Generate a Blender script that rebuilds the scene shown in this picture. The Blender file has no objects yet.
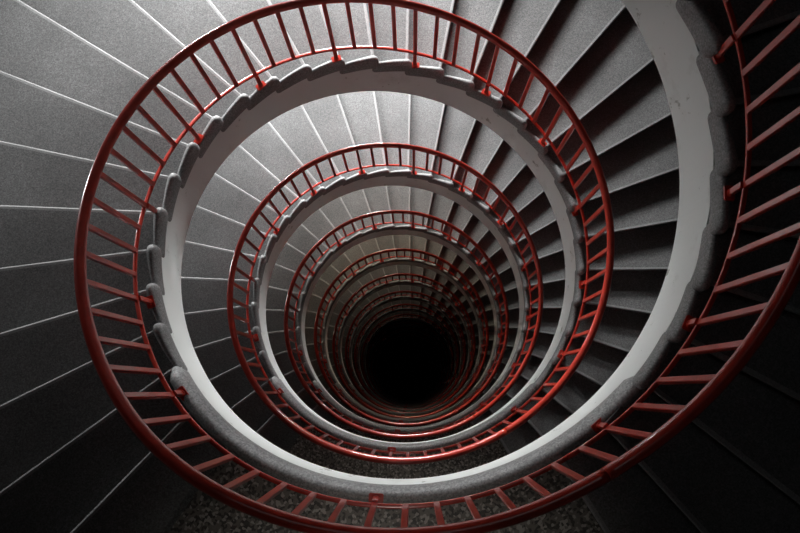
import bpy, math
from mathutils import Matrix, Vector
H=3.2
R=0.637; h0=0.739
TC=.25; W=.18
NT=30; NR=31
TA=(1-W)*2*math.pi/NT
FIRST,LAST=-1,11
D_CURB=.297; D_TREAD=.306; D_LOW=.238
R_IN=.634; R_OUT=2.05

def s_of(t):
    k=math.floor(t-TC+.5); u=t-TC-k
    a=max(abs(u)-W/2,0)*(1 if u>=0 else -1)/(1-W)
    return k+a+TC
def sm(t,w=.028):
    return sum(s_of(t+w*(i/6.)) for i in range(-6,7))/13.
def zt(t,dl=0):   # local to turn 0 (landing handrail level -> z=0)
    return -(sm(t)-TC+dl)*H
Z_ORG=-(h0+TC)*H

# ---------------------------------------------------------------- materials
def new_mat(name):
    m=bpy.data.materials.new(name); m.use_nodes=True
    nt=m.node_tree; return m,nt,nt.nodes['Principled BSDF']
def terrazzo(name,c_lo,c_hi,chip,scale,rough=.55,chip_amt=.5,bump=.02):
    m,nt,b=new_mat(name); N=nt.nodes; L=nt.links
    g=N.new('ShaderNodeNewGeometry')
    v=N.new('ShaderNodeTexVoronoi'); v.inputs['Scale'].default_value=scale
    n=N.new('ShaderNodeTexNoise'); n.inputs['Scale'].default_value=1.3; n.inputs['Detail'].default_value=5
    n2=N.new('ShaderNodeTexNoise'); n2.inputs['Scale'].default_value=scale*.8; n2.inputs['Detail'].default_value=3
    for x in (v,n,n2): L.new(g.outputs['Position'],x.inputs['Vector'])
    sep=N.new('ShaderNodeSeparateColor'); L.new(v.outputs['Color'],sep.inputs[0])
    r1=N.new('ShaderNodeValToRGB'); r1.color_ramp.elements[0].position=.36; r1.color_ramp.elements[1].position=.64
    r1.color_ramp.elements[0].color=(*c_lo,1); r1.color_ramp.elements[1].color=(*c_hi,1)
    L.new(n2.outputs['Fac'],r1.inputs[0])
    r2=N.new('ShaderNodeValToRGB'); e=r2.color_ramp.elements
    e[0].position=.0; e[0].color=(*chip[0],1); e[1].position=.35; e[1].color=(*chip[1],1)
    e2=e.new(.8); e2.color=(*chip[2],1); r2.color_ramp.interpolation='CONSTANT'
    L.new(sep.outputs[0],r2.inputs[0])
    mx=N.new('ShaderNodeMix'); mx.data_type='RGBA'; mx.inputs[0].default_value=chip_amt
    L.new(r1.outputs[0],mx.inputs[6]); L.new(r2.outputs[0],mx.inputs[7])
    r3=N.new('ShaderNodeMapRange'); r3.inputs['From Min'].default_value=.3; r3.inputs['From Max'].default_value=.7
    r3.inputs['To Min'].default_value=.78; r3.inputs['To Max'].default_value=1.12
    L.new(n.outputs['Fac'],r3.inputs[0])
    mu=N.new('ShaderNodeVectorMath'); mu.operation='SCALE'
    L.new(mx.outputs[2],mu.inputs[0]); L.new(r3.outputs[0],mu.inputs['Scale'])
    L.new(mu.outputs[0],b.inputs['Base Color'])
    b.inputs['Roughness'].default_value=rough
    bp=N.new('ShaderNodeBump'); bp.inputs['Strength'].default_value=.10; bp.inputs['Distance'].default_value=bump*.1
    L.new(n2.outputs['Fac'],bp.inputs['Height']); L.new(bp.outputs[0],b.inputs['Normal'])
    return m
g=lambda x:(x*.99,x,x)
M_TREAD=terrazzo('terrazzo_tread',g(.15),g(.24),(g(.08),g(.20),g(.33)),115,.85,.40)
M_NOSE_LIT=terrazzo('terrazzo_nosing_lit',g(.30),g(.42),(g(.20),g(.35),g(.48)),150,.7,.4)  # step edges paler than the treads: light catching them, put into the colour
M_RISER_SHADE=terrazzo('terrazzo_riser_shade',g(.03),g(.07),(g(.02),g(.045),g(.09)),150,.75,.4)  # darker copy of the tread terrazzo: shade on the risers, put into the colour
M_CURB=terrazzo('terrazzo_curb',g(.21),g(.33),(g(.11),g(.26),g(.42)),110,.55,.4)
M_CURB2=terrazzo('terrazzo_landing_curb',g(.32),g(.46),(g(.16),g(.38),g(.60)),90,.45,.45)
M_LAND=terrazzo('terrazzo_landing',(.14,.13,.12),(.28,.265,.24),((.05,.046,.042),(.27,.25,.22),(.70,.67,.62)),58,.5,.7)

def plaster(name,col,dirt):
    m,nt,b=new_mat(name); N=nt.nodes; L=nt.links
    gg=N.new('ShaderNodeNewGeometry')
    n=N.new('ShaderNodeTexNoise'); n.inputs['Scale'].default_value=2.2; n.inputs['Detail'].default_value=8; n.inputs['Roughness'].default_value=.65
    L.new(gg.outputs['Position'],n.inputs['Vector'])
    r=N.new('ShaderNodeValToRGB'); r.color_ramp.elements[0].position=.28; r.color_ramp.elements[0].color=(*dirt,1)
    r.color_ramp.elements[1].position=.42; r.color_ramp.elements[1].color=(*col,1)
    L.new(n.outputs['Fac'],r.inputs[0])
    w=N.new('ShaderNodeTexNoise'); w.inputs['Scale'].default_value=5.5; w.inputs['Detail'].default_value=10; w.inputs['Roughness'].default_value=.7
    L.new(gg.outputs['Position'],w.inputs['Vector'])
    rw=N.new('ShaderNodeValToRGB'); rw.color_ramp.elements[0].position=.62; rw.color_ramp.elements[0].color=(0,0,0,1)
    rw.color_ramp.elements[1].position=.66; rw.color_ramp.elements[1].color=(1,1,1,1)
    L.new(w.outputs['Fac'],rw.inputs[0])
    mx=N.new('ShaderNodeMix'); mx.data_type='RGBA'; L.new(rw.outputs[0],mx.inputs[0]); L.new(r.outputs[0],mx.inputs[6])
    mx.inputs[7].default_value=(dirt[0]*.65,dirt[1]*.65,dirt[2]*.62,1)
    L.new(mx.outputs[2],b.inputs['Base Color'])
    b.inputs['Roughness'].default_value=.7
    return m
M_WHITE=plaster('white_painted_plaster',(.90,.93,.91),(.74,.76,.73))
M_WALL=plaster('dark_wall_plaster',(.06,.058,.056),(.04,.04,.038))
def paint(name,col,col2):
    m,nt,b=new_mat(name); N=nt.nodes; L=nt.links
    gg=N.new('ShaderNodeNewGeometry')
    n=N.new('ShaderNodeTexNoise'); n.inputs['Scale'].default_value=9; n.inputs['Detail'].default_value=6
    L.new(gg.outputs['Position'],n.inputs['Vector'])
    r=N.new('ShaderNodeValToRGB'); r.color_ramp.elements[0].position=.35; r.color_ramp.elements[0].color=(*col2,1)
    r.color_ramp.elements[1].position=.6; r.color_ramp.elements[1].color=(*col,1)
    L.new(n.outputs['Fac'],r.inputs[0]); L.new(r.outputs[0],b.inputs['Base Color'])
    b.inputs['Roughness'].default_value=.30
    b.inputs['Coat Weight'].default_value=1.0; b.inputs['Coat Roughness'].default_value=.12
    return m
M_RED=paint('red_gloss_paint',(.62,.046,.026),(.48,.032,.019))
M_FRAME=paint('window_frame_paint',(.5,.5,.48),(.42,.42,.4))
def simple(name,c,rough=.6):
    m,nt,b=new_mat(name); b.inputs['Base Color'].default_value=(*c,1); b.inputs['Roughness'].default_value=rough
    return m
M_GLASS=simple('frosted_pane',(.6,.62,.65),.4)

# ---------------------------------------------------------------- mesh helpers
def mesh(name,vs,fs,mats,smooth=True,mi=None):
    me=bpy.data.meshes.new(name); me.from_pydata(vs,[],fs)
    for m in mats: me.materials.append(m)
    for i,p in enumerate(me.polygons):
        p.use_smooth=smooth
        if mi: p.material_index=mi[i]
    me.validate(); me.update()
    import bmesh
    bm=bmesh.new(); bm.from_mesh(me); bmesh.ops.recalc_face_normals(bm,faces=bm.faces); bm.to_mesh(me); bm.free()
    return me
def sweep(rings,caps=True):
    n=len(rings[0]); vs=[p for r in rings for p in r]; fs=[]
    for i in range(len(rings)-1):
        for j in range(n):
            a=i*n+j; b=i*n+(j+1)%n
            fs.append((a,b,b+n,a+n))
    if caps:
        fs.append(tuple(range(n))); fs.append(tuple((len(rings)-1)*n+j for j in reversed(range(n))))
    return vs,fs
def P(r,a,z): return (r*H*math.cos(a),r*H*math.sin(a),z)

T0=TC-W/2; T1=T0+1
def tube(dl,rad,n=14,steps=300,flat=None):
    rings=[]
    for i in range(steps+1):
        t=T0+(T1-T0)*i/steps; a=-2*math.pi*t; z=zt(t,dl)
        ring=[]
        for j in range(n):
            q=2*math.pi*j/n
            if flat:
                c,s=math.cos(q),math.sin(q)
                e=.35
                x=flat[0]*math.copysign(abs(c)**e,c); y=flat[1]*math.copysign(abs(s)**e,s)
            else: x=rad*math.cos(q); y=rad*math.sin(q)
            ring.append(P(R+x,a,z+y*H))
        rings.append(ring)
    return sweep(rings)
vs,fs=tube(0,.0114,16); me_hand=mesh('handrail',vs,fs,[M_RED])
vs,fs=tube(D_LOW,0,12,300,(.0046,.0036)); me_low=mesh('bottom_rail',vs,fs,[M_RED])
def prism(sec,z0,z1):
    return sweep([[(x,y,z0) for x,y in sec],[(x,y,z1) for x,y in sec]])
hx,hy,c=.0045*H,.0062*H,.0012*H
sec=[(hx,hy-c),(hx-c,hy),(-hx+c,hy),(-hx,hy-c),(-hx,-hy+c),(-hx+c,-hy),(hx-c,-hy),(hx,-hy+c)]
vs,fs=prism(sec,0,D_LOW*H); me_bal=mesh('baluster',vs,fs,[M_RED],False)
def bracket():
    vs=[];fs=[]
    def add(v,f):
        o=len(vs); vs.extend(v); fs.extend([tuple(i+o for i in x) for x in f])
    def box(hx,hy,z0,z1):
        c=.25*min(hx,hy)
        s=[(hx,hy-c),(hx-c,hy),(-hx+c,hy),(-hx,hy-c),(-hx,-hy+c),(-hx+c,-hy),(hx-c,-hy),(hx,-hy+c)]
        return prism(s,z0,z1)
    add(*box(.030,.048,-.012,.012))
    add(*box(.014,.020,.0,.25))
    s=[(.018*math.cos(q*math.pi/5),.026*math.sin(q*math.pi/5)) for q in range(10)]
    add(*prism(s,.012,.05))
    return vs,fs
vs,fs=bracket(); me_br=mesh('bracket',vs,fs,[M_RED],False)

def tread():
    O=.0105
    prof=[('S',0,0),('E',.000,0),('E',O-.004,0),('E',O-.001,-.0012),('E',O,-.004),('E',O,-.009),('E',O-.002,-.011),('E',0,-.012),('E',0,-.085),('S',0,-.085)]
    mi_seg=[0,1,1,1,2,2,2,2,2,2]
    rings=[]
    for i in range(5):
        r=R_IN+(R_OUT-R_IN)*i/4
        ring=[]
        for k,u,z in prof:
            a=math.radians(.6) if k=='S' else -TA-u/r
            ring.append(P(r,a,z*H))
        rings.append(ring)
    vs,fs=sweep(rings)
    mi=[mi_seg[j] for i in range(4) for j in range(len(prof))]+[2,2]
    return mesh('tread',vs,fs,[M_TREAD,M_NOSE_LIT,M_RISER_SHADE],False,mi)
me_tread=tread()
def curb_sec(top,bot,ri,ro,sc=1.0,n=20,e=.75):
    cx=(ri+ro)/2; cz=(top+bot)/2; hx=(ro-ri)/2*sc; hz=(top-bot)/2*sc
    out=[]
    for j in range(n):
        q=2*math.pi*j/n; c,s=math.cos(q),math.sin(q)
        out.append((cx+hx*math.copysign(abs(c)**e,c),cz+hz*math.copysign(abs(s)**e,s)))
    return out
CI,CO=.613,.642
def curb_block():
    # roll-shaped end of each step; its free end bulges over the next lower one
    a0=math.radians(1.0); a1=-TA-math.radians(2.0)
    rings=[]; n=24; L=a0-a1
    for i in range(n+1):
        f=.5-.5*math.cos(math.pi*i/n)
        a=a0-L*f
        dend=min(f,1-f)*L*R; rr=.022
        sc=math.sqrt(max(0,1-(1-min(dend/rr,1))**2))
        w=.30+.70*sc
        b=.009*(1-f)
        sec=curb_sec(.003-.008*(1-f),-.054,CI+b*.8,CO-b*.8,w if i not in(0,n) else .2)
        rings.append([P(r,a,z*H) for r,z in sec])
    vs,fs=sweep(rings); return mesh('curb_block',vs,fs,[M_CURB])
me_cb=curb_block()
TD=(1-W)/NT
LC0,LC1=T0-2*TD-.003,T0+W+2*TD+.003
def landing_curb():
    rings=[]
    for i in range(91):
        t=LC0+(LC1-LC0)*i/90
        z0=-(sm(t,.04)-TC+D_CURB)*H
        e=min(1,.35+min(i,90-i)/3.)
        rings.append([P(r,-2*math.pi*t,z0+z*H) for r,z in curb_sec(0.010,-.064,CI-.002,CO+.008,e,20,.95)])
    vs,fs=sweep(rings); return mesh('landing_curb',vs,fs,[M_CURB2])
me_lc=landing_curb()
def landing():
    rings=[]
    for i in range(31):
        t=T0+W*i/30; a=-2*math.pi*t
        rings.append([P(R_IN,a,-D_TREAD*H),P(R_OUT,a,-D_TREAD*H),P(R_OUT,a,-(D_TREAD+.085)*H),P(R_IN,a,-(D_TREAD+.085)*H)])
    vs,fs=sweep(rings); return mesh('landing_slab',vs,fs,[M_LAND],False)
me_land=landing()
def stringer():
    rings=[]
    for i in range(241):
        t=T0+(T1-T0)*i/240; a=-2*math.pi*t
        sh=-(sm(t,.03)-TC)
        zb=(sh-.495)*H; ztp=(sh-.335)*H
        rings.append([P(.621,a,ztp),P(.621,a,zb+.03),P(.624,a,zb+.008),P(.629,a,zb),P(.672,a,zb),P(.672,a,ztp-.1)])
    vs,fs=sweep(rings); return mesh('stringer',vs,fs,[M_WHITE],False)
me_str=stringer()

# ---------------------------------------------------------------- assembly
col=bpy.context.scene.collection
def obj(name,data,parent=None,loc=(0,0,0),rz=0,sz=1):
    o=bpy.data.objects.new(name,data); col.objects.link(o)
    if parent: o.parent=parent
    o.location=loc; o.rotation_euler=(0,0,rz); o.scale=(1,1,sz)
    return o
def tread_s(i): return i/NR
NBL,NBS=12,52
for k in range(FIRST,LAST):
    zk=Z_ORG-k*H
    st=obj('spiral_stair_flight',None,None,(0,0,zk))
    st['label']='curved grey terrazzo stair flight with landing and white painted edge'
    st['category']='staircase'; st['group']='stacked flights of the spiral staircase'
    obj('landing_slab',me_land,st); obj('landing_curb',me_lc,st)
    o=obj('stringer',me_str,st); o['label']='white painted plaster stringer band'
    for i in range(1,NT+1):
        a=-2*math.pi*(T0+W)-(i-1)*TA
        zz=-(tread_s(i))*H
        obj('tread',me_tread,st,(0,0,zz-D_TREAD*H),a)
        if 3<=i<=NT-2: obj('curb_block',me_cb,st,(0,0,zz-D_CURB*H),a)
    ra=obj('railing',None,None,(0,0,zk))
    ra['label']='red painted steel railing with round handrail along the stairwell'
    ra['category']='railing'; ra['group']='red railings around the stairwell'
    obj('handrail',me_hand,ra); obj('bottom_rail',me_low,ra)
    ts=[T0+W*(i+.5)/NBL for i in range(NBL)]+[T0+W+(i+.5)*(1-W)/NBS for i in range(NBS)]
    for j,t in enumerate(ts):
        a=-2*math.pi*t
        x,y,_=P(R,a,0)
        obj('baluster',me_bal,ra,(x,y,zt(t,D_LOW)),a)
        if j%4==2 and j not in(2,10):
            i=0 if t<T0+W else int((t-T0-W)/TD)+1
            zb=-(tread_s(i)+D_CURB)*H
            if i<3 or i>NT-2: zb=-(sm(t,.04)-TC+D_CURB-.009)*H
            zz=zt(t,D_LOW)
            obj('bracket',me_br,ra,(x*.992,y*.992,zb),a,(zz-zb)/.25)

# ---------------------------------------------------------------- shell
ZB=Z_ORG-(LAST-1)*H-(1.6)*H
ZT=1.9*H
def cyl(r,z0,z1,n=96):
    vs=[];fs=[]
    for j in range(n):
        q=2*math.pi*j/n
        vs+= [(r*math.cos(q),r*math.sin(q),z0),(r*math.cos(q),r*math.sin(q),z1)]
    for j in range(n):
        a=2*j;b=2*((j+1)%n); fs.append((a,b,b+1,a+1))
    return vs,fs
def ring_disc(r0,r1,z,n=96):
    vs=[];fs=[]
    for j in range(n):
        q=2*math.pi*j/n
        vs+=[(r0*math.cos(q),r0*math.sin(q),z),(r1*math.cos(q),r1*math.sin(q),z)]
    for j in range(n):
        a=2*j;b=2*((j+1)%n); fs.append((a,b,b+1,a+1))
    return vs,fs
RW=(R_OUT+.005)*H
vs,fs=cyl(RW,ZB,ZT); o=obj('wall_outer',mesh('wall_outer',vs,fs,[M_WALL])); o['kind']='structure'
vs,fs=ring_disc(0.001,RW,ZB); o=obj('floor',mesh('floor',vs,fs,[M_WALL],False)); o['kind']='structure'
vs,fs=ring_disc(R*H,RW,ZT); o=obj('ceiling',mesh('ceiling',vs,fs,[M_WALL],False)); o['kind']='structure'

def window_mesh(w,h):
    vs=[];fs=[];mi=[]
    def box(x0,x1,y0,y1,z0,z1,m):
        o=len(vs)
        vs.extend([(x,y,z) for x in(x0,x1) for y in(y0,y1) for z in(z0,z1)])
        for f in((0,1,3,2),(4,6,7,5),(0,4,5,1),(2,3,7,6),(0,2,6,4),(1,5,7,3)): fs.append(tuple(i+o for i in f)); mi.append(m)
    f=.05
    box(-w/2,w/2,-.01,.0,-h/2,h/2,1)
    for x in(-w/2,-w/6,w/6,w/2): box(x-f/2,x+f/2,-.05,.03,-h/2,h/2,0)
    for z in(-h/2,h/2): box(-w/2,w/2,-.05,.03,z-f/2,z+f/2,0)
    return mesh('window',vs,fs,[M_FRAME,M_GLASS],False,mi)
me_win=window_mesh(2.6,.6)
# unseen helical baffle added under each flight to cut rising window light
REL_W,REL_B,R_BAFFLE=.37,.335,1.42
def baffle():
    rings=[]
    for i in range(81):
        t=.38+(.90-.38)*i/80; a=-2*math.pi*t
        zl=-(s_of(t)-TC+D_TREAD)*H
        zb=zl+REL_B*H; z1=zl+(1-.09)*H
        rings.append([P(R_BAFFLE,a,zb),P(R_BAFFLE+.04,a,zb),P(R_BAFFLE+.04,a,z1),P(R_BAFFLE,a,z1)])
    vs,fs=sweep(rings); return mesh('light_baffle',vs,fs,[M_WALL],False)
me_baffle=baffle()
ENER={-1:0,0:.80,1:.74,2:.36,3:.18,4:.09,5:.045,6:.022,7:.010}
n=1;nb=1
for k in range(FIRST,LAST):
    e=ENER.get(k,0)
    b=obj('light_baffle_%d'%nb,me_baffle,None,(0,0,Z_ORG-k*H)); nb+=1; b['kind']='structure'
    for az,wt,tx in((90,430,.2),(120,380,-.4),(158,45,0)):  # third window of each level is added to even the light on the left
        AZ=math.radians(az); tw=1-az/360.
        z=-(h0+k+s_of(tw)+D_TREAD-REL_W)*H
        rr=RW-.17
        w=obj('window_%d'%n,me_win,None,(rr*math.cos(AZ),rr*math.sin(AZ),z),AZ-math.pi/2); n+=1
        w['kind']='structure'
        if e>0:
            ld=bpy.data.lights.new('daylight','AREA'); ld.shape='RECTANGLE'; ld.size=2.5; ld.size_y=.5
            ld.energy=wt*e; ld.spread=math.radians(98)
            ld.color=(1,1,1) if k<2 else ((1,.96,.90) if k<3 else (1,.86,.66))
            lo=bpy.data.objects.new('daylight',ld); col.objects.link(lo)
            r2=rr-.1
            lo.location=(r2*math.cos(AZ),r2*math.sin(AZ),z)
            d=Vector((tx*H-lo.location.x,-lo.location.y,0)).normalized()
            lo.rotation_euler=d.to_track_quat('-Z','Z').to_euler()
    if k in(0,1):
        ld=bpy.data.lights.new('landing_fill_light','AREA'); ld.shape='DISK'; ld.size=.5  # added fill without a fixture, brightens the landing floor
        ld.energy=2.2 if k==0 else 1.0; ld.spread=math.radians(75); ld.color=(1,.94,.86)
        lo=bpy.data.objects.new('landing_fill_light',ld); col.objects.link(lo)
        lo.location=(0,-.98*H,-(h0+k+TC+D_TREAD-.80)*H)
ld=bpy.data.lights.new('skylight','AREA'); ld.shape='DISK'; ld.size=2*R*H*.95; ld.energy=8; ld.color=(.93,.97,1)
lo=bpy.data.objects.new('skylight',ld); col.objects.link(lo); lo.location=(0,0,ZT)

wd=bpy.data.worlds.new('World'); bpy.context.scene.world=wd; wd.use_nodes=True
wd.node_tree.nodes['Background'].inputs[0].default_value=(.5,.52,.55,1)
wd.node_tree.nodes['Background'].inputs[1].default_value=.02

# ---------------------------------------------------------------- camera
th,pan,roll=.203,-.022,-.017
fw=Vector((0,math.sin(th),-math.cos(th))); up=Vector((0,math.cos(th),math.sin(th))); rt=Vector((1,0,0))
rt2=rt*math.cos(pan)-fw*math.sin(pan); fw2=rt*math.sin(pan)+fw*math.cos(pan)
rt3=rt2*math.cos(roll)-up*math.sin(roll); up3=rt2*math.sin(roll)+up*math.cos(roll)
M=Matrix((rt3,up3,-fw2)).transposed().to_4x4()
M.translation=Vector((.037*H,-.417*H,0))
cd=bpy.data.cameras.new('camera'); cam=bpy.data.objects.new('camera',cd); col.objects.link(cam)
cam.matrix_world=M; cd.sensor_width=36; cd.lens=27; cd.clip_end=200; cd.clip_start=.02
bpy.context.scene.camera=cam
bpy.context.scene.view_settings.view_transform='Standard'
bpy.context.scene.view_settings.gamma=1.02
